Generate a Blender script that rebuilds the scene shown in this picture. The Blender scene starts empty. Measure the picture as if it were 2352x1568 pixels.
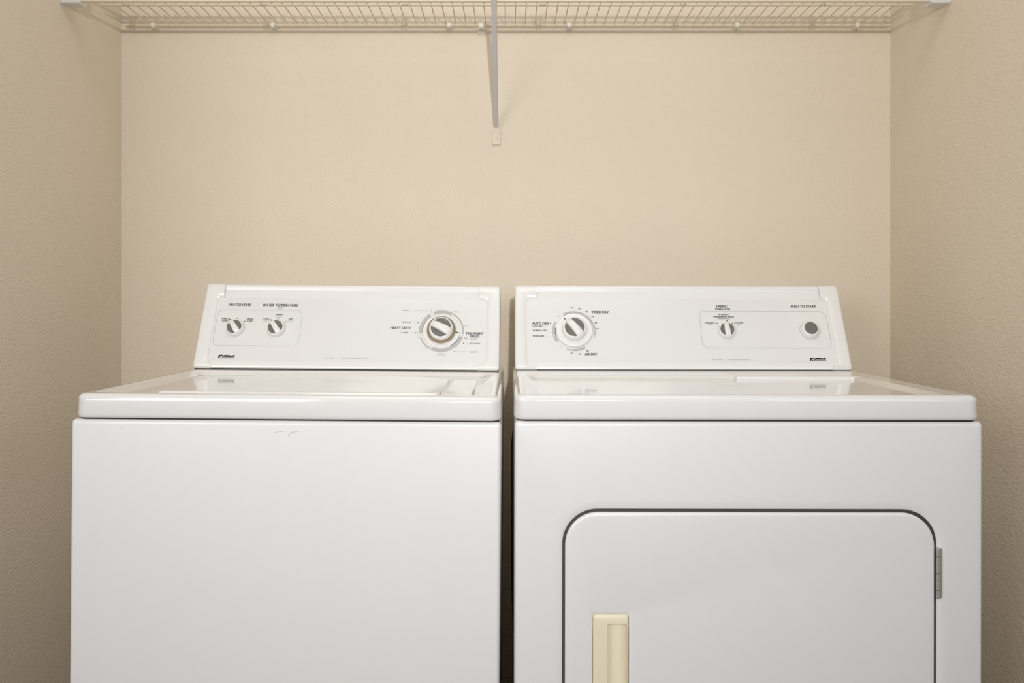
import bpy, bmesh, math
from mathutils import Vector, Matrix
C = bpy.context.scene
COL = C.collection

# ------------------------------------------------------------------ camera, world, lights, exposure
F = 1918.0            # focal length in pixels of the 2352 wide frame
CX, CY = 1170.0, 692.0
EYE = Vector((0, 0, 1.06))
cam = bpy.data.cameras.new('camera'); co = bpy.data.objects.new('camera', cam); COL.objects.link(co)
co.location = EYE; co.rotation_euler = (math.pi/2, 0, 0)
cam.sensor_width = 36; cam.lens = 36*F/2352
cam.shift_x = (1176-CX)/2352; cam.shift_y = -(784-CY)/2352
cam.clip_start = 0.02
C.camera = co
C.view_settings.view_transform = 'Standard'; C.view_settings.look = 'None'
C.view_settings.gamma = 1; C.view_settings.use_curve_mapping = False
C.view_settings.exposure = 0.02

w = bpy.data.worlds.new('world'); C.world = w; w.use_nodes = True
nt = w.node_tree; bg = nt.nodes['Background']
tc = nt.nodes.new('ShaderNodeTexCoord'); sp = nt.nodes.new('ShaderNodeSeparateXYZ')
cr = nt.nodes.new('ShaderNodeValToRGB'); mr = nt.nodes.new('ShaderNodeMapRange')
mr.inputs['From Min'].default_value = -1; mr.inputs['From Max'].default_value = 1
nt.links.new(tc.outputs['Generated'], sp.inputs[0]); nt.links.new(sp.outputs['Z'], mr.inputs['Value'])
nt.links.new(mr.outputs['Result'], cr.inputs[0]); nt.links.new(cr.outputs['Color'], bg.inputs['Color'])
cr.color_ramp.elements[0].position = 0.2; cr.color_ramp.elements[0].color = (.15, .14, .13, 1)
cr.color_ramp.elements[1].position = 0.85; cr.color_ramp.elements[1].color = (1.0, .985, .96, 1)
e = cr.color_ramp.elements.new(0.5); e.color = (.50, .49, .48, 1)
bg.inputs['Strength'].default_value = 0.05

def area(name, loc, aim, size, power, color, sy=None):
    l = bpy.data.lights.new(name, 'AREA'); l.energy = power; l.color = color; l.size = size
    if sy: l.shape = 'RECTANGLE'; l.size_y = sy
    o = bpy.data.objects.new(name, l); COL.objects.link(o); o.location = loc
    o.rotation_euler = (Vector(aim)-Vector(loc)).to_track_quat('-Z', 'Y').to_euler()
    return o
area('photographer_lamp', (.16, -.95, 1.49), (.05, 2.1, 1.45), .035, 25, (1, .99, .98))
o = area('narrow_fill_light', (.16, -.97, 1.44), (.0, 1.4, 1.05), .10, 1.2, (1, 1, 1)); o.data.spread = math.radians(55)  # added narrow fill beside the key, no lamp of the place
area('fill_light_left', (-1.2, -.5, 1.5), (.1, 1.6, 1.1), 1.0, 18, (1, .975, .96), 1.0)  # added fill panel out of view on the left, no real fixture
area('fill_light_right', (1.3, -.2, 1.6), (-.5, 1.6, 1.3), .8, 4, (.72, .82, 1), .8)  # added cool fill out of view, aimed towards the left wall
area('fill_light_overhead', (0, 1.15, 2.38), (0, 1.75, 1.0), 1.3, 6.4, (1, .99, .92), .5)  # added overhead fill to lift the upper walls, no real ceiling fixture

# ------------------------------------------------------------------ materials
def mat(name, col, rough=.5, metal=0, coat=0, bump=None, spec=.5, vary=None):
    m = bpy.data.materials.new(name); m.use_nodes = True; t = m.node_tree; b = t.nodes['Principled BSDF']
    b.inputs['Base Color'].default_value = (*col, 1); b.inputs['Roughness'].default_value = rough
    b.inputs['Metallic'].default_value = metal; b.inputs['Coat Weight'].default_value = coat
    b.inputs['Coat Roughness'].default_value = .04; b.inputs['Specular IOR Level'].default_value = spec
    g = t.nodes.new('ShaderNodeNewGeometry')
    if bump:
        scale, dist, det = bump
        n = t.nodes.new('ShaderNodeTexNoise'); n.inputs['Scale'].default_value = scale
        n.inputs['Detail'].default_value = det; n.inputs['Roughness'].default_value = .5
        bp = t.nodes.new('ShaderNodeBump'); bp.inputs['Distance'].default_value = dist; bp.inputs['Strength'].default_value = 1
        vm = t.nodes.new('ShaderNodeVectorMath'); vm.operation = 'MULTIPLY'; vm.inputs[1].default_value = (1, .5, 1.15)
        t.links.new(g.outputs['Position'], vm.inputs[0]); t.links.new(vm.outputs[0], n.inputs['Vector']); t.links.new(n.outputs['Fac'], bp.inputs['Height'])
        t.links.new(bp.outputs['Normal'], b.inputs['Normal'])
    if vary:
        scale, amt = vary
        n = t.nodes.new('ShaderNodeTexNoise'); n.inputs['Scale'].default_value = scale; n.inputs['Detail'].default_value = 3
        mx = t.nodes.new('ShaderNodeMix'); mx.data_type = 'RGBA'
        t.links.new(g.outputs['Position'], n.inputs['Vector']); t.links.new(n.outputs['Fac'], mx.inputs[0])
        mx.inputs[6].default_value = (*[c*(1-amt) for c in col], 1); mx.inputs[7].default_value = (*[min(1, c*(1+amt)) for c in col], 1)
        t.links.new(mx.outputs[2], b.inputs['Base Color'])
    return m
M = {
 'wall': mat('wall_paint', (.73, .64, .515), .75, bump=(205, .0014, 1.2), vary=(3, .015)),
 'floor': mat('vinyl_floor', (.13, .10, .075), .4, vary=(6, .1)),
 'ceil': mat('ceiling_paint', (.8, .78, .73), .8, bump=(80, .002, 2)),
 'enamel': mat('white_enamel', (.80, .78, .765), .32, coat=.25, vary=(2, .008)),
 'top': mat('white_porcelain', (.80, .785, .765), .11, coat=.5),
 'plastic': mat('white_plastic', (.80, .79, .77), .22, coat=.3),
 'panel': mat('panel_print_white', (.775, .77, .755), .16, coat=.4),
 'knob': mat('knob_white', (.80, .79, .765), .25, coat=.3),
 'inset': mat('knob_grey', (.155, .15, .14), .35),
 'black': mat('gap_shade_black', (.012, .011, .010), .6),  # painted shade of the gaps below consoles and worktops
 'ink': mat('ink_dark', (.045, .045, .05), .5),
 'ink_grey': mat('ink_grey', (.30, .29, .29), .5),
 'ring': mat('ring_grey', (.46, .44, .425), .45),
 'ring_line': mat('outline_grey', (.36, .36, .35), .45),
 'blue': mat('ink_blue', (.03, .13, .27), .45),
 'badge': mat('badge_black', (.012, .012, .013), .35),
 'badge_white': mat('badge_white', (.8, .8, .79), .35),
 'bronze': mat('bronzed_ring', (.42, .35, .27), .25, metal=.75),
 'chrome': mat('hinge_chrome', (.50, .48, .43), .32, metal=.45),
 'cream': mat('cream_plastic', (.85, .765, .56), .35, coat=.2),
 'wire': mat('vinyl_wire', (.70, .61, .47), .4),
 'cap': mat('cap_white', (.72, .70, .68), .4),
 'brace': mat('brace_steel', (.60, .575, .56), .38),
 'clip': mat('clip_plastic', (.80, .76, .68), .4),
 'foot_plate': mat('foot_plastic', (.72, .64, .52), .45),
 'gap_dark': mat('door_gap_shade', (.055, .052, .05), .5),  # painted shade for the groove round the dryer door
 'cord': mat('cord_dark', (.045, .04, .025), .6),
 'rubber': mat('rubber_black', (.02, .02, .02), .7),
}

# ------------------------------------------------------------------ helpers
def link(name, bm, mats, parent=None, smooth=True, ang=38):
    me = bpy.data.meshes.new(name)
    bmesh.ops.recalc_face_normals(bm, faces=bm.faces)
    bm.to_mesh(me); bm.free()
    for m in (mats if isinstance(mats, (list, tuple)) else [mats]): me.materials.append(m)
    if smooth:
        me.polygons.foreach_set('use_smooth', [True]*len(me.polygons)); me.set_sharp_from_angle(angle=math.radians(ang))
    o = bpy.data.objects.new(name, me); COL.objects.link(o)
    if parent: o.parent = parent
    return o
def tag(o, label=None, cat=None, group=None, kind=None):
    if label: o['label'] = label
    if cat: o['category'] = cat
    if group: o['group'] = group
    if kind: o['kind'] = kind
    return o
def empty(name, loc, rot=(0, 0, 0)):
    o = bpy.data.objects.new(name, None); COL.objects.link(o); o.location = loc; o.rotation_euler = rot
    o.empty_display_size = .05; return o
def box(bm, x0, x1, y0, y1, z0, z1, bev=0, seg=3, T=None, mi=0):
    vs = [bm.verts.new(Vector(p)) for p in ((x0,y0,z0),(x1,y0,z0),(x1,y1,z0),(x0,y1,z0),(x0,y0,z1),(x1,y0,z1),(x1,y1,z1),(x0,y1,z1))]
    fs = [bm.faces.new([vs[i] for i in q]) for q in ((0,3,2,1),(4,5,6,7),(0,1,5,4),(1,2,6,5),(2,3,7,6),(3,0,4,7))]
    for f in fs: f.material_index = mi
    if bev:
        es = list({e for f in fs for e in f.edges})
        r = bmesh.ops.bevel(bm, geom=es, offset=bev, segments=seg, affect='EDGES', profile=.5)
        vs = list({v for f in r['faces'] for v in f.verts} | {v for v in vs if v.is_valid})
    if T:
        for v in vs: v.co = T(v.co)
def loft(bm, loops, cap0=True, cap1=True, closed=True, mi=0):
    rows = [[bm.verts.new(p) for p in L] for L in loops]
    n = len(rows[0])
    for a, b in zip(rows, rows[1:]):
        for i in range(n if closed else n-1):
            j = (i+1) % n
            f = bm.faces.new((a[i], a[j], b[j], b[i])); f.material_index = mi
    if cap0: bm.faces.new(rows[0]).material_index = mi
    if cap1: bm.faces.new(rows[-1]).material_index = mi
    return rows
def rr(x0, x1, y0, y1, r, n=8):
    """rounded rectangle outline, counter clockwise, 4*(n+1) points; r one value or four (bl, br, tr, tl)"""
    if not isinstance(r, (list, tuple)): r = (r,)*4
    pts = []
    for (cx, cy, sx, sy, a0, q) in ((x0, y0, 1, 1, 180, r[0]), (x1, y0, -1, 1, 270, r[1]), (x1, y1, -1, -1, 0, r[2]), (x0, y1, 1, -1, 90, r[3])):
        ox, oy = cx+sx*q, cy+sy*q
        for k in range(n+1):
            a = math.radians(a0+90*k/n); pts.append((ox+q*math.cos(a), oy+q*math.sin(a)))
    return pts
def tube(bm, path, r, n=10, cap=True, mi=0):
    path = [Vector(p) for p in path]; loops = []
    up = None
    for i, p in enumerate(path):
        d = (path[min(i+1, len(path)-1)]-path[max(i-1, 0)]).normalized()
        if up is None: up = Vector((0, 0, 1)) if abs(d.z) < .9 else Vector((1, 0, 0))
        s = d.cross(up).normalized(); u = s.cross(d).normalized(); up = u
        loops.append([p+s*r*math.cos(2*math.pi*k/n)+u*r*math.sin(2*math.pi*k/n) for k in range(n)])
    loft(bm, loops, cap, cap, mi=mi)
def arcpts(cx, cy, r, a0, a1, n):
    return [(cx+r*math.sin(math.radians(a0+(a1-a0)*k/n)), cy+r*math.cos(math.radians(a0+(a1-a0)*k/n))) for k in range(n+1)]

# ------------------------------------------------------------------ the setting
YW = 2.10; XL, XR = -.975, .958; YF = 1.22; ZC = 2.44
def wallbox(name, *a, m='wall'):
    bm = bmesh.new(); box(bm, *a); return tag(link(name, bm, M[m], smooth=False), kind='structure')
wallbox('wall_back', XL-.12, XR+.12, YW, YW+.12, 0, ZC)
wallbox('wall_left', XL-.12, XL, YF, YW, 0, ZC)
wallbox('wall_right', XR, XR+.12, YF, YW, 0, ZC)
wallbox('floor', XL-.12, XR+.12, -1.2, YW+.12, -.05, 0, m='floor')
wallbox('ceiling', XL-.12, XR+.12, YF, YW+.12, ZC, ZC+.05, m='ceil')

# ------------------------------------------------------------------ machines: shared geometry
TH = math.radians(25.7); CT, ST = math.cos(TH), math.sin(TH)
LF = .203                    # slope length of the console face
class Frame:
    """a machine's own frame: origin on the floor, x across, y away from the room, z up"""
    def __init__(s, root, zface):
        s.root = root; s.mw = Matrix.LocRotScale(root.location, root.rotation_euler, None); s.inv = s.mw.inverted()
        s.o = Vector((0, 1.80-root.location.y, zface))       # bottom line of the sloping console face
        s.n = Vector((0, -CT, ST)); s.v = Vector((0, ST, CT))
    def P(s, u, v, n=0): return s.o+Vector((u, 0, 0))+s.v*v+s.n*n
    def uv(s, px, py):                                        # where a measured sight line meets the face
        a = s.inv @ EYE; d = s.inv.to_3x3() @ Vector(((px-CX)/F, 1, -(py-CY)/F))
        t = (s.o-a).dot(s.n)/d.dot(s.n); h = a+d*t-s.o
        return h.x, h.dot(s.v)

_tc = {}
def text_mesh(s, bold, shear):
    k = (s, bold, shear)
    if k not in _tc:
        cu = bpy.data.curves.new('t', 'FONT'); cu.body = s; cu.size = 1; cu.offset = 0; cu.shear = shear
        cu.resolution_u = 4
        ob = bpy.data.objects.new('t', cu); COL.objects.link(ob)
        dg = bpy.context.evaluated_depsgraph_get(); dg.update()
        me = bpy.data.meshes.new_from_object(ob.evaluated_get(dg))
        vs = [v.co.xy.copy() for v in me.vertices]; fs = [tuple(p.vertices) for p in me.polygons]
        bpy.data.objects.remove(ob); bpy.data.curves.remove(cu); bpy.data.meshes.remove(me)
        _tc[k] = (vs, fs)
    return _tc[k]
def put_text(bm, fr, s, x0, x1, y, hpx, bold=False, shear=0, mi=0, n=.0004):
    vs, fs = text_mesh(s, bold, shear)
    ax = min(v.x for v in vs); bx = max(v.x for v in vs); ay = min(v.y for v in vs); by = max(v.y for v in vs)
    u0, v0 = fr.uv(x0, y); u1, _ = fr.uv(x1, y); _, va = fr.uv((x0+x1)/2, y+hpx/2); _, vb = fr.uv((x0+x1)/2, y-hpx/2)
    bv = [bm.verts.new(fr.P(u0+(p.x-ax)/(bx-ax)*(u1-u0), va+(p.y-ay)/(by-ay)*(vb-va), n)) for p in vs]
    for f in fs:
        try: bm.faces.new([bv[i] for i in f]).material_index = mi
        except ValueError: pass
    if bold:      # thicken the strokes with side-shifted copies
        H = vb-va
        for k, du in enumerate((-.05*H, .05*H)):
            b2 = [bm.verts.new(fr.P(u0+(p.x-ax)/(bx-ax)*(u1-u0)+du, va+(p.y-ay)/(by-ay)*H, n+.00004*(k+1))) for p in vs]
            for f in fs:
                try: bm.faces.new([b2[i] for i in f]).material_index = mi
                except ValueError: pass
def put_line(bm, fr, a, b, w=.0005, mi=0, n=.0004):
    (u0, v0), (u1, v1) = fr.uv(*a), fr.uv(*b)
    d = Vector((u1-u0, v1-v0)).normalized(); p = Vector((-d.y, d.x))*w/2
    bm.faces.new([bm.verts.new(fr.P(u, v, n)) for u, v in ((u0+p.x, v0+p.y), (u1+p.x, v1+p.y), (u1-p.x, v1-p.y), (u0-p.x, v0-p.y))]).material_index = mi
def put_band(bm, fr, cu, cv, r0, r1, a0, a1, mi=0, n=.0004):
    k = max(2, int(abs(a1-a0)/4)); A = arcpts(cu, cv, r0, a0, a1, k); B = arcpts(cu, cv, r1, a0, a1, k)
    loft(bm, [[fr.P(x, y, n) for x, y in A], [fr.P(x, y, n) for x, y in B]], False, False, closed=False, mi=mi)
def outline(bm, fr, x0, x1, y0, y1, r, w=.0006, mi=0, n=.0004):
    A = rr(x0, x1, y0, y1, r, 10); B = rr(x0+w, x1-w, y0+w, y1-w, [q-w for q in (r if isinstance(r, (list, tuple)) else [r]*4)], 10)
    loft(bm, [[fr.P(x, y, n) for x, y in A], [fr.P(x, y, n) for x, y in B]], False, False, mi=mi)
def printer(fr, panel):
    def T(txt, *a, **k):
        bm = bmesh.new(); put_text(bm, fr, txt, *a, **k); return link('lettering', bm, [M['ink'], M['ink_grey']], panel, smooth=False)
    T.line = lambda *a: mark('leader_line', fr, panel, *a)
    T.tick = lambda *a: mark('tick_mark', fr, panel, *a)
    return T
def mark(name, fr, panel, a, b, w, mi=0):
    bm = bmesh.new(); put_line(bm, fr, a, b, w, mi); return link(name, bm, [M['ink'], M['ink_grey']], panel, smooth=False)
def badge(fr, parent, x0, x1, y0, y1):
    u0, vt = fr.uv(x0, y0); u1, vb = fr.uv(x1, y1); u0 = fr.uv(x0, y1)[0]
    W, H = u1-u0, vt-vb
    def q(pts, mi, n, bm):
        bm.faces.new([bm.verts.new(fr.P(u0+a*W, vb+b*H, n)) for a, b in pts]).material_index = mi
    bm = bmesh.new()
    top = [(.015, .93), (0, 0), (.0, 0), (.985, 0)]
    q([(0, 0), (.975, 0), (1, 1), (.93, .95), (.86, .72), (.70, .86), (.50, .93), (.33, .97), (.02, .97)], 0, .0004, bm)
    # white swoosh rising from the lower left and thinning out to the right
    q([(.05, .12), (.16, .52), (.30, .80), (.33, .97), (.40, .97), (.30, .66), (.20, .40), (.13, .12)], 1, .0007, bm)
    vs, fs = text_mesh('Kenmore', True, .3)
    ax = min(v.x for v in vs); bx = max(v.x for v in vs); ay = min(v.y for v in vs); by = max(v.y for v in vs)
    bv = [bm.verts.new(fr.P(u0+(.18+.79*(p.x-ax)/(bx-ax))*W, vb+(.04+.56*(p.y-ay)/(by-ay))*H, .0007)) for p in vs]
    for f in fs: bm.faces.new([bv[i] for i in f]).material_index = 1
    link('badge', bm, [M['badge'], M['badge_white']], parent, smooth=False)

def disc(bm, fr, cu, cv, prof, n=48, mi=0):
    """lathe about the face normal: prof = [(radius, height)...]; returns nothing"""
    loops = []
    for r, h in prof:
        loops.append([fr.P(cu+r*math.cos(2*math.pi*k/n), cv+r*math.sin(2*math.pi*k/n), h) for k in range(n)])
    loft(bm, loops, True, True, mi=mi)
def knob(fr, root, name, cu, cv, R, H, ang, skirt=0, part_parent=None, base=0):
    """round knob with a ridge grip; ang = pointer, degrees counter-clockwise from up the slope"""
    bm = bmesh.new(); r = R
    disc(bm, fr, cu, cv, [(r, base+.0008), (r, base+.003), (r*.93, base+H*.62), (r*.88, base+H*.72), (r*.80, base+H*.74), (r*.78, base+H*.66)])
    # ridge: widest at the tail, narrowing to the pointer end, rounded over its top
    a = math.radians(ang); d = Vector((-math.sin(a), math.cos(a))); s = Vector((d.y, -d.x))
    loops = []
    for t in [-1, -.97, -.9, -.75, -.5, -.2, .2, .5, .75, .9, .97, 1]:
        half = r*(.30-.045*t)
        hh = H*(.74+.40*(1-abs(t)**3.2)) if abs(t) < 1 else H*.74
        lim = math.sqrt(max(0, 1-t*t))*r*.9+.0006
        hw = min(half, lim); c = Vector((cu, cv))+d*(t*r*.90)
        z0 = base+H*.55; z1 = base+hh
        L = []
        for wx, wz in ((-1.12, 0), (-1.0, .5), (-.86, .86), (-.5, 1), (.5, 1), (.86, .86), (1.0, .5), (1.12, 0)):
            p = c+s*(hw*wx); L.append(fr.P(p.x, p.y, z0+(z1-z0)*wz))
        loops.append(L)
    loft(bm, loops)
    o = link(name, bm, M['knob'], root, ang=50)
    for sg in (-1, 1):
        bm = bmesh.new(); q = r*.80; off = r*.30; a0 = math.acos(off/q); L = []
        for k in range(19):
            b = -a0+2*a0*k/18; p = Vector((cu, cv))+s*sg*(q*math.cos(b))+d*(q*math.sin(b)); L.append((p.x, p.y))
        m0 = sum((Vector(x) for x in L), Vector((0, 0)))/len(L)
        L2 = [tuple(m0+(Vector(x)-m0)*.9) for x in L]; L3 = [tuple(m0+(Vector(x)-m0)*.6) for x in L]
        loft(bm, [[fr.P(x, y, base+H*.60) for x, y in L], [fr.P(x, y, base+H*.755) for x, y in L], [fr.P(x, y, base+H*.76) for x, y in L2], [fr.P(x, y, base+H*.70) for x, y in L3]])
        i = link('inset', bm, M['inset'], o, ang=50); i['label'] = 'dark grey grip inset'
    return o

def console(fr, hw, cx, seam_l, seam_r, pan):
    """pan = (u_left, u_right, v_bottom, v_top) of the printed panel"""
    root = fr.root
    x0, x1 = cx-hw, cx+hw; u0, u1, v0, v1 = pan
    # housing: one long extrusion between the end caps
    def body_profile(e):   # (n along normal / v) in face terms then back; as (y,z) points
        pr = []
        for v, n in ((0, .0-.004), (.0015, .0028), (.006, .0042), (.015, .0034), (v0-.0016, .0012), (v0-.0002, .0), (v0+.0002, -.0006), (v1-.0002, -.0006), (v1+.0002, 0), (v1+.002, .0004),
                     (LF-.016, .0006), (LF-.0125, .0014), (LF-.010, .0034), (LF-.0075, .0042), (LF-.004, .0036), (LF-.0012, .0008), (LF, -.004)):
            pr.append(fr.P(0, v, n+e))
        top = fr.P(0, LF, -.005); pr += [Vector((0, top.y+.012, top.z+.001)), Vector((0, top.y+.05, top.z-.002)), Vector((0, top.y+.062, top.z-.012)), Vector((0, fr.o.y+.148, fr.o.z-.002))]
        return pr
    sl, sr = seam_l, seam_r
    bm = bmesh.new()
    loft(bm, [[p+Vector((x, 0, 0)) for p in body_profile(0)] for x in (x0+.008, x1-.008)])
    link('console_housing', bm, M['plastic'], root, ang=30)
    # black strip painting the shade in the gap under the console
    bm = bmesh.new(); box(bm, x0+.004, x1-.004, fr.o.y+.001, fr.o.y+.14, fr.o.z-.010, fr.o.z+.003)
    link('gap_shade', bm, M['black'], root, smooth=False)
    # printed panel
    bm = bmesh.new(); L = rr(u0, u1, v0, v1, .010)
    loft(bm, [[fr.P(x, y, -.001) for x, y in L], [fr.P(x, y, .0) for x, y in L]])
    panel = link('control_panel', bm, M['panel'], root)
    # end caps
    for sd in (-1, 1):
        bm = bmesh.new()
        E = x0 if sd < 0 else x1; S_top, S_bot = (sl if sd < 0 else sr); U = u0 if sd < 0 else u1
        r = .010; inn = []
        # inner edge from the bottom seam round the panel to the top seam
        for k in range(9):
            a = math.radians(90*k/8); inn.append((U-sd*(r-r*math.sin(a)), v0+r-r*math.cos(a)))
        inn = [(x, y) for x, y in inn]
        inner = [(S_bot, v0)] + inn
        inn2 = []
        for k in range(9):
            a = math.radians(90*k/8); inn2.append((U-sd*(r-r*math.cos(a)), v1-r+r*math.sin(a)))
        inner += inn2 + [(S_top, v1)]
        def ring(grow, n, edge, e2=0):
            pts = []
            c = Vector((U-sd*.03, (v0+v1)/2))
            for x, y in inner:
                gx = (grow if abs(x-U) < r+.001 else 0)*sd
                gy = grow*(1 if y > (v0+v1)/2+.04 else -1 if y < (v0+v1)/2-.04 else 0)
                ky = min(1, abs(y-(v0+v1)/2)/(.5*(v1-v0)))
                pts.append(fr.P(x+(sd*grow*(1-max(0, (abs(x-U)-.002)/r)) if abs(x-U) < r+.002 else 0), y+gy*(ky**4), n))
            return pts
        def outer(n, ins):
            pts = []
            N = len(inner); vb, vt = 0+ins, LF-ins; X = E-sd*ins
            # same count: bottom edge, side, top edge
            for i, (x, y) in enumerate(inner):
                if i == 0: pts.append(fr.P(x, vb, n))
                elif i == N-1: pts.append(fr.P(x, vt, n))
                else:
                    t = (i-1)/(N-3)
                    # path along a rounded corner outline
                    R_ = .006
                    path = [(U, vb)] + [(X-sd*R_+sd*R_*math.sin(a_), vb+R_-R_*math.cos(a_)) for a_ in [math.radians(15*j) for j in range(7)]] + [(X-sd*R_+sd*R_*math.cos(a_), vt-R_+R_*math.sin(a_)) for a_ in [math.radians(15*j) for j in range(7)]] + [(U, vt)]
                    f_ = t*(len(path)-1); j = min(int(f_), len(path)-2); g = f_-j
                    p = Vector(path[j]).lerp(Vector(path[j+1]), g); pts.append(fr.P(p.x, p.y, n))
            return pts
        H = .0062
        rows = [ring(0, -.0006, E), ring(0, .0012, E), ring(.002, .0032, E), ring(.006, .0050, E), ring(.009, H, E),
                outer(H, .006), outer(H*.75, .0022), outer(H*.3, .0005), outer(-.002, 0)]
        # extend back to the rear of the console
        back = []
        for p in rows[-1]:
            d = (p-fr.o).dot(fr.v)/LF
            back.append(Vector((p.x, fr.o.y+.148 if d < .5 else fr.P(0, LF).y+.055, p.z if d < .5 else p.z-.012+.012*(1-d))))
        mid = [a.lerp(b, .5) for a, b in zip(rows[-1], back)]
        loft(bm, rows+[mid, back], False, False, closed=False)
        # close the seam ends down to the housing
        link('end_cap', bm, M['plastic'], root, ang=42)
    return panel

def slab_top(fr_root, name, x0, x1, y0, y1, z0, z1, rx0, rx1, ry0, ry1, drop, bw=.026, rc=.019):
    """worktop of a machine: rounded slab with a shallow dished recess bordered by a rim"""
    bm = bmesh.new(); L = []
    b = .010
    def lp(i, z, r): return [Vector((x, y, z)) for x, y in rr(x0+i, x1-i, y0+i, y1-i, r)]
    L.append(lp(.012, z0+.001, rc-.010)); L.append(lp(.003, z0+.0002, rc-.002)); L.append(lp(.0008, z0+.002, rc)); L.append(lp(0, z0+.006, rc)); L.append(lp(.0008, z1-b, rc))
    for k in range(1, 6):
        a = math.radians(18*k); L.append(lp(.0008+b*(1-math.cos(a)), z1-b+b*math.sin(a), rc-.003-b*(1-math.cos(a))*.6))
    def ri(i, z, r=.02): return [Vector((x, y, z)) for x, y in rr(rx0+i, rx1-i, ry0+i*.6, ry1-i*.3, r)]
    L.append(lp(.0135, z1, rc-.010)); L.append(ri(-.003, z1)); L.append(ri(-.001, z1)); L.append(ri(.002, z1-.0006)); L.append(ri(bw-.003, z1-drop+.0005, .015)); L.append(ri(bw, z1-drop, .014)); L.append(ri(bw+.004, z1-drop, .012))
    loft(bm, L)
    return link(name, bm, M['top'], fr_root, ang=50)

def cabinet_box(root, x0, x1, y0, y1, z0, z1, hole=None):
    bm = bmesh.new(); rc = .007
    if not hole:
        L = []
        for i, z in ((0.0, z0), (0, z1-.007)): L.append([Vector((x, y, z)) for x, y in rr(x0, x1, y0, y1, rc)])
        for k in range(1, 6):
            a = math.radians(18*k); i = .007*(1-math.cos(a)); L.append([Vector((x, y, z1-.007+.007*math.sin(a))) for x, y in rr(x0+i, x1-i, y0+i, y1-i, rc-i*.7)])
        loft(bm, L)
    else:
        # front face carries a rounded opening: loft in y from the opening outward, then back along the sides
        hx0, hx1, hz0, hz1, hr = hole; n = 12
        def o(i, y, r): return [Vector((x, y, z)) for x, z in rr(x0+i, x1-i, z0+i, z1-i, r, n)]
        def h(g, y): return [Vector((x, y, z)) for x, z in rr(hx0-g, hx1+g, hz0-g, hz1+g, hr+g, n)]
        L = [h(0, y0+.022), h(0, y0+.0046), h(.0006, y0+.0030), h(.002, y0+.0018), h(.006, y0+.0008), h(.010, y0), h(.016, y0)]
        # a straight-cornered step keeps the face flat
        L += [o(.0075, y0, .001)]
        for k in range(1, 6):
            a = math.radians(18*k); L.append(o(.007*(1-math.sin(a)), y0+.007*(1-math.cos(a)), .0025+.0045*math.sin(a)))
        L += [o(0, y1, .007)]
        loft(bm, L)
    return link('cabinet', bm, M['enamel'], root, ang=40)
def feet(root, xs, ys, z):
    for x in xs:
        for y in ys:
            bm = bmesh.new(); L = []
            for r, h in ((.018, 0), (.020, .004), (.018, .012), (.007, .014), (.007, z)):
                L.append([Vector((x+r*math.cos(2*math.pi*k/20), y+r*math.sin(2*math.pi*k/20), h)) for k in range(20)])
            loft(bm, L); link('foot', bm, M['rubber'], root)

# ------------------------------------------------------------------ washing machine
WY = 1.64
wash = empty('washing_machine', (-.3600, WY, .0029), (0, .0085, 0))
tag(wash, 'white top-loading washing machine with plain front panel, left of the dryer', 'washing machine')
fw = Frame(wash, .9110)
YFm = 1.318-WY; YB = 1.95-WY
cabinet_box(wash, -.340, .340, YFm, YB, .03, .8690)
bm = bmesh.new(); loft(bm, [[Vector((x, y, z)) for x, y in rr(-.3315, .3365, YFm+.0045, YB-.01, .014)] for z in (.862, .8722)]); link('gap_shade', bm, M['black'], wash, smooth=False)  # black sheet painting the shaded gap between cabinet and worktop
slab_top(wash, 'worktop', -.3355, .3405, YFm-.001, YB, .8708, .9090, -.322, .322, 1.338-WY, 1.775-WY, .0095, .026)
# lid with a bowed rear edge
def lid_outline(i):
    xa, xb = -.232+i*1.6, .237-i*.15; yf = 1.366-WY+i; ye = 1.622-WY-i; pts = []
    for k in range(7):
        a = math.radians(180+90*k/6); pts.append((xa+.012+.012*math.cos(a), yf+.012+.012*math.sin(a)))
    for k in range(7):
        a = math.radians(270+90*k/6); pts.append((xb-.012+.012*math.cos(a), yf+.012+.012*math.sin(a)))
    for k in range(33):
        t = k/32; x = xb+(xa-xb)*t; s_ = abs(2*t-1); pts.append((x, ye+.092*(1-s_**2.4)))
    return pts
ZT = .9090
bm = bmesh.new()
loft(bm, [[Vector((x, y, z)) for x, y in lid_outline(i)] for i, z in ((-.001, ZT-.0097), (-.0005, ZT-.0085), (.003, ZT-.0020), (.005, ZT-.0007), (.008, ZT-.0003), (.011, ZT-.0002), (.015, ZT-.0002))])
link('lid', bm, M['top'], wash, ang=50)
bm = bmesh.new()
pp = lambda i: [(x, y) for x, y in rr(.2455+i*.3, .292-i, 1.362-WY+i, 1.625-WY-i, .005)]
loft(bm, [[Vector((x, y, z)) for x, y in pp(i)] for i, z in ((0, ZT-.0097), (.001, ZT-.0025), (.002, ZT-.0016), (.004, ZT-.0012), (.007, ZT-.0012))])
link('bleach_dispenser_cover', bm, M['top'], wash, ang=50)
feet(wash, (-.30, .30), (YFm+.05, YB-.06), .034)

pl = fw.uv(489, 757)[0]; prt = fw.uv(1117, 757)[0]
vt = fw.uv(800, 686)[1]; vb = fw.uv(800, 832)[1]
sl = (fw.uv(515.5, 684)[0], fw.uv(487, 829)[0]); sr = (fw.uv(1101.5, 690)[0], fw.uv(1097, 838)[0])
wp = console(fw, .331, 0, sl, sr, (pl, prt, vb, vt))
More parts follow.
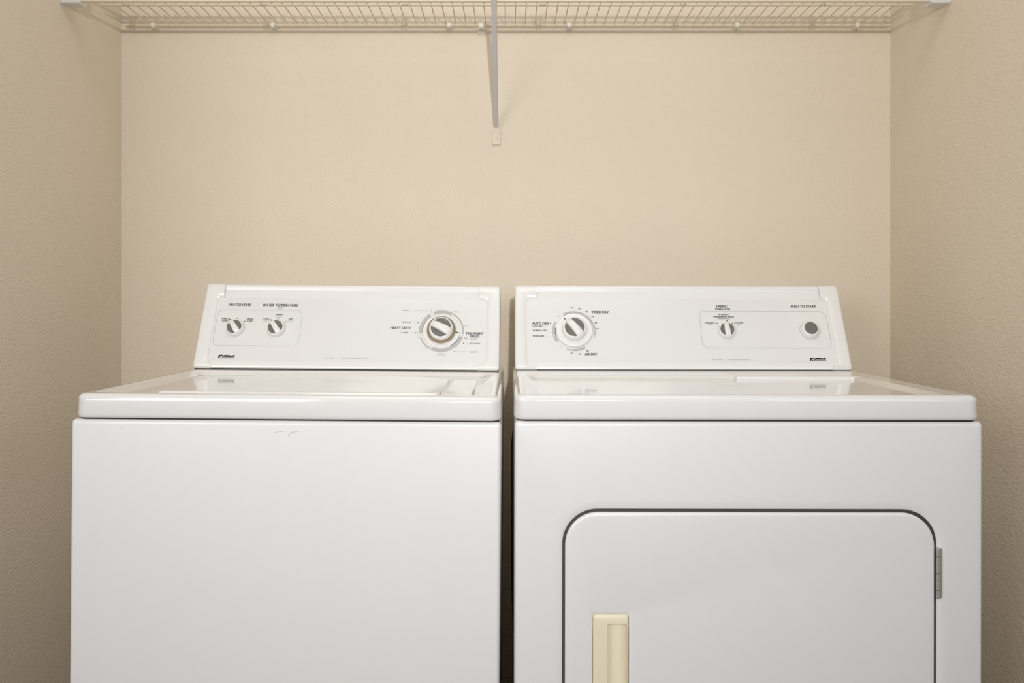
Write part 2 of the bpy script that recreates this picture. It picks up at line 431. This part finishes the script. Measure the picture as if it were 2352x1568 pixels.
# printed lettering
T = printer(fw, wp)
T('WATER LEVEL', 527, 577, 699.5, 5.6, bold=True, shear=.25)
T('WATER TEMPERATURE', 604, 685.5, 700.5, 5.6, bold=True, shear=.25)
T('WASH', 638, 650, 705, 2.6, shear=.2); T('RINSE', 637, 649, 709.4, 2.6, shear=.25, mi=1)
T('SMALL', 509.5, 525, 731.8, 3.3, True, .1); T('LOAD', 510, 524, 736.4, 3.3, True, .1)
T('LARGE', 567, 582, 732.3, 3.3, True, .1); T('LOAD', 567, 580.5, 736.9, 3.3, True, .1)
T('COLD', 605, 618, 732, 3.2, True, .1); T('COLD', 604, 618, 736.9, 3.2, shear=.3, mi=1)
T('WARM', 633.5, 649, 722.5, 3.2, True, .1); T('COLD', 634, 647, 727.6, 3.2, shear=.3, mi=1)
T('HOT', 663, 673, 732.3, 3.2, True, .1); T('COLD', 660.5, 674, 737.4, 3.2, shear=.3, mi=1)
for (x, y), (x2, y2) in (((527, 732), (530, 734.6)), ((620.5, 733), (623.6, 735.6)), ((561, 738.6), (563.4, 736.8)), ((654.5, 739.6), (657, 737.8)), ((545.6, 732.2), (545.6, 730)), ((639, 733.2), (639, 731.2))):
    T.tick((x, y), (x2, y2), .0018)
T('Heavy Duty', 743.5, 770, 822.2, 4.2, shear=.3, mi=1); T('•', 776.5, 778, 822, 1.5, mi=1); T('Extra Large Capacity Plus', 783.5, 843.5, 822.6, 4.4, shear=.3, mi=1)
T('SHORT', 925, 940.5, 713, 2.8); T.line((945, 713), (985, 714.3), .0003, 1); T('4', 990.5, 992.8, 714, 2.8, True)
T('REGULAR', 922.5, 945, 739.7, 3.2); T.line((948, 739.8), (954, 740.3), .0003, 1); T('10', 957.5, 961.8, 740.6, 3, True)
T('HEAVY DUTY', 897, 944, 752.7, 5.6, True)
T('SUPER', 920.5, 936.8, 763.6, 3.2); T.line((940, 763.7), (951, 763.9), .0003, 1); T('14', 954, 959, 764.2, 3, True)
T('OFF', 964.5, 969.5, 768.3, 2.2, mi=1); T('SPIN', 958.5, 968, 774.6, 2.3, mi=1); T('RINSE', 970.5, 981.5, 798.6, 2.5, mi=1)
T('RINSE', 1041.5, 1053, 716.2, 2.5, mi=1); T('SPIN', 1066.5, 1076, 748, 2.4, mi=1); T('OFF', 1060.5, 1066, 769.4, 2.2, mi=1)
T('PERMANENT', 1071.2, 1110.6, 765.6, 5.2, True); T('PRESS', 1080.6, 1100.6, 772.4, 5, True); T('SUPER', 1080.8, 1096.5, 778.4, 3)
T('10', 1067.5, 1072.5, 776.6, 2.8, True); T('6', 1063.5, 1066, 788, 2.8, True); T('REGULAR', 1080, 1103, 788.6, 3)
T.line((1070, 788), (1076, 788.2), .0003, 1); T('4', 1042.3, 1044.8, 806.6, 2.8, True); T.line((1049, 806.6), (1076, 807.4), .0003, 1); T('SHORT', 1080, 1096, 808.2, 3)
T('Soak', 1008, 1018.5, 811.4, 2.4, mi=1); T('(with agitate)', 1003, 1024, 815, 2.6, mi=1)
bm = bmesh.new()
outline(bm, fw, fw.uv(494, 753)[0], fw.uv(690, 755)[0], fw.uv(590, 794.5)[1], fw.uv(590, 712)[1], .013)
link('control_outline', bm, M['ring_line'], wp, smooth=False)
badge(fw, wp, 500.5, 538, 814.3, 822.6)
# the wash timer
cu, cv = fw.uv(1014, 760)
bm = bmesh.new(); g = .8
K = .0485/51.5
ro, rin = .0500, .0425
DM = [M['ring'], M['blue']]
for grp in (((263.5, 272, rin), (272+g, 284, rin), (284+g, 298, rin), (298+g, 312, rin), (312+g, 325, rin), (337, 388, rin), (389, 458, .0458)),
            ((106, 117, rin), (117+g, 129, rin), (129+g, 148, rin), (149, 206, rin), (207, 249, .0458))):
    bm = bmesh.new()
    for a0, a1, r0 in grp: put_band(bm, fw, cu, cv, r0, ro if r0 == rin else .0495, a0, a1, 0)
    if grp[0][0] > 200:
        put_band(bm, fw, cu, cv, rin+.0005, rin+.0009, 326, 336, 0); put_band(bm, fw, cu, cv, ro-.0006, ro-.0002, 326, 336, 0)
        put_band(bm, fw, cu, cv, rin-.0012, rin-.0003, 264, 323, 1, .0006)
    else: put_band(bm, fw, cu, cv, rin-.0012, rin-.0003, 110, 149, 1, .0006)
    link('dial_scale', bm, DM, wp, smooth=False)
bm = bmesh.new()
disc(bm, fw, cu, cv, [(.0408, .0002), (.0408, .0028), (.0400, .0036), (.0385, .0037), (.0375, .0033), (.034, .0033)], 72)
sk = link('timer_dial', bm, M['knob'], wash, ang=50)
bm = bmesh.new(); disc(bm, fw, cu, cv, [(.0315, .0034), (.0320, .006), (.0310, .0115), (.0290, .0135), (.0275, .0125)], 72)
o = link('dial_collar', bm, M['bronze'], sk, ang=50); o['label'] = 'bronze coloured ring round the knob'
bm = bmesh.new(); a = math.radians(97); d = Vector((math.sin(a), math.cos(a))); s_ = Vector((d.y, -d.x))
q = [Vector((cu, cv))+d*r+s_*t for r, t in ((.0318, -.0010), (.0385, -.0010), (.0385, .0010), (.0318, .0010))]
bm.faces.new([bm.verts.new(fw.P(p.x, p.y, .0040)) for p in q]); link('pointer_mark', bm, M['ink'], sk, smooth=False)
knob(fw, wash, 'timer_knob', cu, cv, .0275, .021, 62, base=.006)
for px, py in ((541, 754), (634.8, 755)):
    u, v = fw.uv(px, py); knob(fw, wash, 'selector_knob', u, v, .0200, .0150, 35)
# scuffs on the front enamel
bm = bmesh.new()
def scuff(bm, pts, wd):
    for (xa, za), (xb, zb) in zip(pts, pts[1:]):
        d = Vector((xb-xa, zb-za)).normalized(); p = Vector((-d.y, d.x))*wd/2
        bm.faces.new([bm.verts.new(Vector((x, YFm-.0002, z))) for x, z in ((xa+p.x, za+p.y), (xb+p.x, zb+p.y), (xb-p.x, zb-p.y), (xa-p.x, za-p.y))])
SX = lambda px: (px-CX)/1455+.3526; SZ = lambda py: 1.06-(py-CY)/1455-.0029
for pts, wd in (([(630, 993), (638, 991.5), (652, 991)], .0004), ([(664, 998), (672, 992), (684, 990.5)], .0005), ([(662, 1001), (663.5, 999.5)], .0009), ([(278, 986), (281, 985.6)], .0005)):
    bm = bmesh.new(); scuff(bm, [(SX(x), SZ(y)) for x, y in pts], wd); link('scuff_mark', bm, M['ink_grey'], wash, smooth=False)

# ------------------------------------------------------------------ dryer
dry = empty('clothes_dryer', (.3766, WY, .0008), (0, .0018, 0))
tag(dry, 'white front-loading dryer with cream door handle, right of the washing machine', 'dryer')
fd = Frame(dry, .9118)
DX0, DX1, DZ1 = .0880-.3781, .6710-.3781, .7262
DR = .052; DZ0 = .215
cabinet_box(dry, -.370, .370, YFm, YB, .03, .8697, hole=(DX0-.0035, DX1+.0045, DZ0-.0035, DZ1+.0040, DR+.003))
bm = bmesh.new(); loft(bm, [[Vector((x, y, z)) for x, y in rr(-.3650, .3630, YFm+.0045, YB-.01, .014)] for z in (.862, .8732)]); link('gap_shade', bm, M['black'], dry, smooth=False)  # black sheet for the shade in the gap below the dryer worktop
slab_top(dry, 'worktop', -.3715, .3675, YFm-.001, YB, .8718, .9108, -.350, .320, 1.330-WY, 1.672-WY, .0062, .022)
ZT = .9108
# lint screen cover at the right rear
bm = bmesh.new(); L = []
for i, z in ((0, ZT-.0061), (0, ZT-.0006), (.0010, ZT+.0002), (.003, ZT+.0004), (.006, ZT+.0004)):
    x0_, x1_, y0_, y1_ = .072+i, .306-i, 1.652-WY+i, 1.752-WY-i; q = rr(x0_, x1_, y0_, y1_, .004)
    L.append([Vector((x-(.014*(y-y0_)/(y1_-y0_) if x < .2 else 0), y, z)) for x, y in q])
loft(bm, L); o = link('lint_filter_cover', bm, M['knob'], dry, ang=50); 
feet(dry, (-.33, .33), (YFm+.05, YB-.06), .034)
# door
bm = bmesh.new(); n = 12
def dl(i, y): return [Vector((x, y, z)) for x, z in rr(DX0+i, DX1-i, DZ0+i, DZ1-i, DR-i, n)]
L = [dl(0, YFm+.020), dl(0, YFm+.0015)]
for k in range(1, 7):
    a = math.radians(15*k); L.append(dl(.005*(1-math.cos(a)), YFm+.0015-.0045*math.sin(a)))
L.append(dl(.02, YFm-.0030))
# dark ring added in the gap round the door to paint its shade
_ = bmesh.new(); loft(_, [[Vector((x, YFm+yy, z)) for x, z in rr(DX0-g, DX1+g, DZ0-g, DZ1+g, DR, n)] for g, yy in ((.0005, .0028), (.0040, .0028), (.0040, .012), (.0005, .012), (.0005, .0028))], False, False); link('door_gap_shade', _, M['gap_dark'], dry, smooth=False)
# embossed seat round the handle, then the pocket the handle sits in
hx0, hx1, hz0, hz1 = (1362-CX)/1455-.3781, (1444-CX)/1455-.3781, .375, 1.06-(1411-CY)/1455
def hl(g, y, r=.006): return [Vector((x, y, z)) for x, z in rr(hx0-g, hx1+g, hz0-g, hz1+g, r, n)]
L += [hl(.006, YFm-.0030, .008), hl(.0035, YFm-.0026, .007), hl(.001, YFm-.0014), hl(.0005, YFm-.0008), hl(.0005, YFm+.018)]
loft(bm, L)
door = link('door', bm, M['enamel'], dry, ang=40)
# handle: cream moulding, raised grip on the left, finger pocket on the right
bm = bmesh.new()
px0, px1 = (1395-CX)/1455-.3781, (1440-CX)/1455-.3781; pz1 = 1.06-(1432-CY)/1455; pz0 = hz0+.012
def ho(g, y, r=.005): return [Vector((x, y, z)) for x, z in rr(hx0+g, hx1-g, hz0+g, hz1-g, r, n)]
def hp(g, y, r=.005, lx=0): return [Vector((x, y, z)) for x, z in rr(px0-g-lx, px1+g, pz0-g, pz1+g, r, n)]
def hr(x0_, x1_, z0_, z1_, y, r, tilt=0): return [Vector((x, y-tilt*(x-x0_), z)) for x, z in rr(x0_, x1_, z0_, z1_, r, n)]
L = [ho(0, YFm+.006), ho(0, YFm-.0015), ho(.0004, YFm-.0030), ho(.0012, YFm-.0044), ho(.0022, YFm-.0050, .004),
     hr(hx0+.0125, hx1-.0026, hz0+.009, hz1-.0085, YFm-.0050, .004),
     hr(hx0+.0185, hx1-.0030, hz0+.012, hz1-.0118, YFm-.0058, .004), hr(px0-.0006, px1, hz0+.014, hz1-.0135, YFm-.0056, .004),
     hr(px0, px1-.0002, hz0+.0145, hz1-.0140, YFm-.0045, .0045), hr(px0-.0005, px1-.001, hz0+.0142, hz1-.0142, YFm+.006, .0045, .25), hr(px0+.0005, px1-.003, hz0+.0160, hz1-.0160, YFm+.0150, .005, .45), hr(px0+.003, px1-.008, hz0+.020, hz1-.020, YFm+.0155, .003, .5)]
loft(bm, L)
o = link('handle', bm, M['cream'], door, ang=35); o['label'] = 'cream plastic recessed handle'
# hinge: six knuckles and a rounded leaf
hxc = (2155.5-CX)/1455-.3781
zt, zb_ = 1.06-(1257-CY)/1455, 1.06-(1373-CY)/1455; hh = (zt-zb_)/6
bm = bmesh.new()
def P2(pts, y0_, y1_): loft(bm, [[Vector((x, y, z)) for x, z in pts] for y in (y0_, y1_)])
P2(rr(hxc-.003, hxc+.0046, zb_, zt, (.001, .004, .004, .001)), YFm-.0032, YFm+.003)
hg = link('hinge', bm, M['chrome'], dry, ang=40); hg['label'] = 'chrome door hinge'
for k in range(6):
    bm = bmesh.new(); z0 = zb_+k*hh+.0004; z1 = zb_+(k+1)*hh-.0004; r = .0034
    L = []
    for rr_, z in ((r*.8, z0), (r, z0+.0006), (r, z1-.0006), (r*.8, z1)):
        L.append([Vector((hxc-.0020+rr_*math.cos(2*math.pi*j/20), YFm-.0036+rr_*math.sin(2*math.pi*j/20), z)) for j in range(20)])
    loft(bm, L); link('knuckle', bm, M['chrome'], hg)
# mains cord hanging behind the dryer, seen through the gap
bm = bmesh.new(); xx = (1175.5-CX)/F*1.98-.3766
tube(bm, [(xx+.05, YB-.005, .775), (xx+.02, YB+.028, .772), (xx+.004, YB+.035, .755), (xx, YB+.036, .72), (xx, YB+.036, .4), (xx+.01, YB+.036, .15), (xx+.06, YB+.036, .05)], .0035, 8)
link('power_cord', bm, M['cord'], dry)

pl = fd.uv(1209.5, 760)[0]; prt = fd.uv(1911, 760)[0]
vt = fd.uv(1550, 687.5)[1]; vb = fd.uv(1550, 836)[1]
sl = (fd.uv(1230, 688)[0], fd.uv(1233.5, 834)[0]); sr = (fd.uv(1882.5, 688)[0], fd.uv(1911.5, 836)[0])
dp = console(fd, .364, -.0025, sl, sr, (pl, prt, vb, vt))
T = printer(fd, dp)
T('TIMED DRY', 1358.5, 1398, 717, 5.4, True); T('AUTO DRY !', 1222, 1264.5, 743, 5.6, True)
T('LESS DRY', 1223.5, 1246.5, 749.2, 3, True); T('NORMAL DRY', 1224, 1256, 758.7, 3.2, True); T('MORE DRY', 1224, 1250, 771.4, 3.2, True)
T.line((1250, 749), (1262, 749), .0003, 1); T.line((1253, 771.3), (1260, 771.3), .0003, 1)
for s, x, y in (('60', 1313.4, 707), ('50', 1330.7, 708.8), ('40', 1347, 716), ('30', 1360.6, 727), ('20', 1368.6, 741), ('10', 1372, 754.7), ('10', 1313.4, 810.8), ('20', 1331, 812.8), ('30', 1349.4, 805.7)):
    T(s, x-2.7, x+2.7, y, 3.2, True)
for x, y in ((1284, 727.4), (1288.8, 796.4), (1356.6, 790.3)): T('OFF', x-2.6, x+2.6, y, 2, mi=1)
T('AIR DRY', 1343, 1371.8, 813, 5.4, True)
T('FABRIC', 1645.6, 1671.4, 703.6, 5.4, True); T('TEMPERATURE', 1642, 1677, 710.4, 3.5, True)
T('NORMAL !', 1649, 1674, 722.4, 3.1, True); T('PERMANENT PRESS', 1638.8, 1685.6, 727.5, 3.4, True); T('MEDIUM HIGH', 1650, 1675.5, 731.8, 2.4)
T('DELICATE', 1619.6, 1641.6, 741.1, 3.4, True); T('LOW', 1627, 1635.5, 745.4, 2.2); T('COTTON', 1686.6, 1706.8, 741.1, 3.3, True); T('HIGH', 1692, 1702, 745.6, 2.2)
for a, b in (((1645.2, 741.2), (1647.6, 743.2)), ((1668, 734.2), (1670.4, 737.4)), ((1681, 743), (1683.2, 741.6))): T.tick(a, b, .0018)
T('PUSH TO START', 1816.8, 1874, 703.8, 5.6, True)
T('Heavy Duty', 1634.5, 1661, 825.8, 4.2, shear=.3, mi=1); T('•', 1667, 1668.5, 825.6, 1.5, mi=1); T('Extra Large Capacity', 1675, 1723.6, 826.2, 4.2, shear=.3, mi=1)
bm = bmesh.new()
outline(bm, fd, fd.uv(1609.5, 757)[0], fd.uv(1904, 757)[0], fd.uv(1750, 799.5)[1], fd.uv(1750, 715)[1], (.016, .011, .016, .011))
link('control_outline', bm, M['ring_line'], dp, smooth=False)
badge(fd, dp, 1860.5, 1898, 821, 829)
cu, cv = fd.uv(1318.5, 760)
bm = bmesh.new(); ro, rin = .0480, .0415
for grp in (((-29, -3, rin+.0005, ro), (-2, 15.5, rin+.0003, ro), (16.5, 33, rin, ro), (34, 52, rin, ro), (53, 69, rin+.001, ro), (70, 85, rin+.002, ro), (86, 110, rin+.0035, ro-.0004)),
            ((282, 297, rin+.002, ro), (273.5, 281, rin+.001, ro), (265, 272.5, rin+.001, ro), (260, 264, rin+.0005, ro), (257, 259.2, rin, ro), (236, 256, rin, ro)),
            ((185, 201, rin+.0030, ro), (170, 184.2, rin+.0015, ro), (153, 169.2, rin+.0008, ro), (149.5, 152.2, rin, ro))):
    bm = bmesh.new()
    for a0, a1, ra, rb in grp: put_band(bm, fd, cu, cv, ra, rb, a0, a1, 0)
    if grp[0][0] == 282: put_band(bm, fd, cu, cv, rin-.0008, rin+.0006, 258, 281, 1, .0006)
    link('dial_scale', bm, DM, dp, smooth=False)
bm = bmesh.new()
disc(bm, fd, cu, cv, [(.0392, .0002), (.0400, .0020), (.0400, .0065), (.0392, .0078), (.0375, .0082), (.0290, .0078), (.027, .0078)], 72)
sk = link('timer_dial', bm, M['knob'], dry, ang=50)
bm = bmesh.new(); a = math.radians(-38); d = Vector((math.sin(a), math.cos(a))); s_ = Vector((d.y, -d.x))
q = [Vector((cu, cv))+d*r+s_*t for r, t in ((.0305, -.0011), (.0360, -.0011), (.0360, .0011), (.0305, .0011))]
bm.faces.new([bm.verts.new(fd.P(p.x, p.y, .0086)) for p in q]); link('pointer_mark', bm, M['ink'], sk, smooth=False)
knob(fd, dry, 'timer_knob', cu, cv, .0270, .0185, 38, base=.0078)
u, v = fd.uv(1668, 760); knob(fd, dry, 'selector_knob', u, v, .0190, .0150, 4)
u, v = fd.uv(1858, 759)
bm = bmesh.new(); disc(bm, fd, u, v, [(.0205, .0004), (.0212, .003), (.0205, .0075), (.0180, .0125), (.0160, .0145), (.0148, .0148), (.0142, .0138)])
bt = link('start_button', bm, M['knob'], dry, ang=50)
bm = bmesh.new(); disc(bm, fd, u, v, [(.0143, .0120), (.0143, .0142), (.0135, .0147), (.008, .0149)])
o = link('button_cap', bm, M['inset'], bt, ang=50); o['label'] = 'dark grey button cap'

# ------------------------------------------------------------------ wire shelf
ZS = 1.7515; YLIP = 1.82; YBK = 2.082; ZL = 1.7155
shelf = empty('wire_shelf', (0, YW, ZS))
tag(shelf, 'long white coated wire shelf fixed to the back wall above both machines', 'shelf')
off = Vector((0, YW, ZS))
def part(name, paths, r, m='wire', n=10):
    bm = bmesh.new()
    for p in paths: tube(bm, [Vector(q)-off for q in p], r, n)
    return link(name, bm, M[m], shelf)
part('back_rod', [[(-.957, YBK, ZS-.0040), (.951, YBK, ZS-.0040)]], .0030)
part('middle_rod', [[(-.945, 1.936, ZS-.0045), (.933, 1.936, ZS-.0045)]], .0028)
part('front_rod', [[(-.945, YLIP, ZS-.0045), (.933, YLIP, ZS-.0045)]], .0030)
part('lip_rod', [[(-.935, YLIP, ZL), (.925, YLIP, ZL)]], .0040)
for X in (-.846, -.540, -.226, .081, .392, .704):
    part('lip_tie', [[(X-.004, YLIP, ZS), (X-.004, YLIP, ZL)], [(X+.004, YLIP, ZS), (X+.004, YLIP, ZL)]], .0026)
w0 = None; pitch = .02462
xs = [-.0100+pitch*k for k in range(-60, 60)]; xs = [x for x in xs if -.944 < x < .932]
for x in xs:
    if w0 is None:
        bm = bmesh.new(); tube(bm, [(0, YBK-YW+.001, 0), (0, YLIP-YW-.002, 0)], .00135, 8)
        w0 = link('cross_wire', bm, M['wire'], shelf); w0.location.x = x
    else:
        c = w0.copy(); COL.objects.link(c); c.parent = shelf; c.location.x = x
# end caps on the side walls
for sd, X, lab in ((1, XL, 'white plastic shelf end bracket on the left wall'), (-1, XR, 'white plastic shelf end bracket on the right wall')):
    r = empty('shelf_end_bracket', (X, 1.83, 1.708)); tag(r, lab, 'bracket', 'end brackets under the wire shelf')
    bm = bmesh.new(); L = []
    for i, z in ((.0015, 0), (0, .002), (0, .040), (.002, .044)):
        L.append([Vector((x*sd, y, z)) for x, y in rr(0, .042-i, -.020+i, .016-i, .003)])
    loft(bm, L); link('socket', bm, M['cap'], r)
    bm = bmesh.new(); loft(bm, [[Vector((x*sd, y, z)) for y, z in rr(-.021, .020, .001, .050, .004)] for x in (0, .003)]); link('wall_plate', bm, M['cap'], r)
# wall clips on the back rod
def clip(px, lab, kind=0):
    x = (px-CX)/F*YBK; r = empty('shelf_wall_clip', (x, YW, ZS-.004)); tag(r, lab, 'clip', 'wall clips holding the back rod of the wire shelf')
    yr = YBK-YW
    bm = bmesh.new()
    if kind == 0:
        L = []
        for k in range(13):   # a hook that wraps under the rod
            a = math.radians(60-300*k/12); q = .0055
            L.append([Vector((xx, yr+(q+t)*math.cos(a), (q+t)*math.sin(a))) for xx, t in ((-.0045, -.0018), (.0045, -.0018), (.0045, .0018), (-.0045, .0018))])
        loft(bm, L); box(bm, -.005, .005, -.016, -.0005, -.004, .004, .001)
        link('hook', bm, M['clip'], r)
        bm = bmesh.new(); box(bm, -.0036, .0036, -.004, 0, -.0085, .010, .0012); link('back_plate', bm, M['clip'], r)
    else:
        box(bm, -.0055, .0055, yr-.0055, -.001, -.008, .0055, .0012); link('hook', bm, M['clip'], r)
        bm = bmesh.new(); box(bm, -.0095, .0095, -.004, 0, -.016, .006, .0012); link('back_plate', bm, M['clip'], r)
        bm = bmesh.new(); loft(bm, [[Vector((.0026*math.cos(k*.5236), y, -.0125+.0026*math.sin(k*.5236))) for k in range(12)] for y in (-.0055, -.0035)]); link('screw', bm, M['clip'], r)
clip(353, 'small white wall clip on the shelf back rod, nearest the left wall')
clip(628, 'small white wall clip on the shelf back rod, second from the left wall')
clip(1031, 'small white hook clip on the shelf rod, second to the left of the metal brace')
clip(1105, 'square white wall clip with a screw, right beside the metal brace', 1)
clip(1307, 'small white wall clip on the shelf back rod, first to the right of the brace')
clip(1692, 'small white wall clip on the shelf back rod, second to the right of the brace')
clip(1968, 'small white wall clip on the shelf back rod, nearest the right wall')
# diagonal brace
xb = (1139.5-CX)/F*2.09; xt = (1134.5-CX)/F*1.815; zb0 = 1.06+(CY-292)/F*2.088
br = empty('shelf_brace', (xb, YW, zb0-.03)); tag(br, 'grey metal diagonal brace between the wire shelf and the back wall', 'brace')
o3 = Vector((xb, YW, zb0-.03))
A = Vector((xt, 1.8085, ZL+.0025))-o3; B = Vector((xb, 2.088, zb0))-o3
bm = bmesh.new(); d = (B-A).normalized(); sx = Vector((1, 0, 0)); nn = sx.cross(d).normalized()
if nn.y > 0: nn = -nn
L = []
for t, wd, dp_ in ((-.03, .0060, .0040), (0, .0060, .0045), (.35, .0058, .0045), (.84, .0056, .0045), (.89, .0060, .0036), (.94, .0066, .0024), (.98, .0060, .0018), (1.0, .0035, .0014)):
    c = A.lerp(B, t); L.append([c+sx*wd*a_+nn*dp_*b_ for a_, b_ in ((-1, -1), (1, -1), (1, .3), (.85, .75), (.55, .95), (.2, 1), (-.2, 1), (-.55, .95), (-.85, .75), (-1, .3))])
loft(bm, L); link('strut', bm, M['brace'], br, ang=30)
bm = bmesh.new(); q = .0055; L = []
for k in range(11):
    a = math.radians(-110+250*k/10)
    L.append([Vector((A.x+xx, A.y+.006+(q+t)*math.cos(a), A.z-.003+(q+t)*math.sin(a))) for xx, t in ((-.006, -.001), (.006, -.001), (.006, .0012), (-.006, .0012))])
loft(bm, L); link('rod_hook', bm, M['brace'], br)
bm = bmesh.new(); loft(bm, [[Vector((x+.0005, y, z)) for x, z in rr(-.0105+i, .0105-i, -.014+i, .030-i, .003)] for i, y in ((0, 0), (0, -.003), (.0012, -.0042))])
box(bm, -.0095, .0105, -.0062, -.003, -.0125, -.0095, .0008)
o = link('wall_foot', bm, M['foot_plate'], br); o['label'] = 'beige plastic wall foot'
bm = bmesh.new(); loft(bm, [[Vector((.0005+rr_*math.cos(k*.3927), y, .0035+rr_*math.sin(k*.3927))) for k in range(16)] for rr_, y in ((.0034, -.004), (.0032, -.0056), (.0018, -.0066))])
link('screw', bm, M['foot_plate'], br)
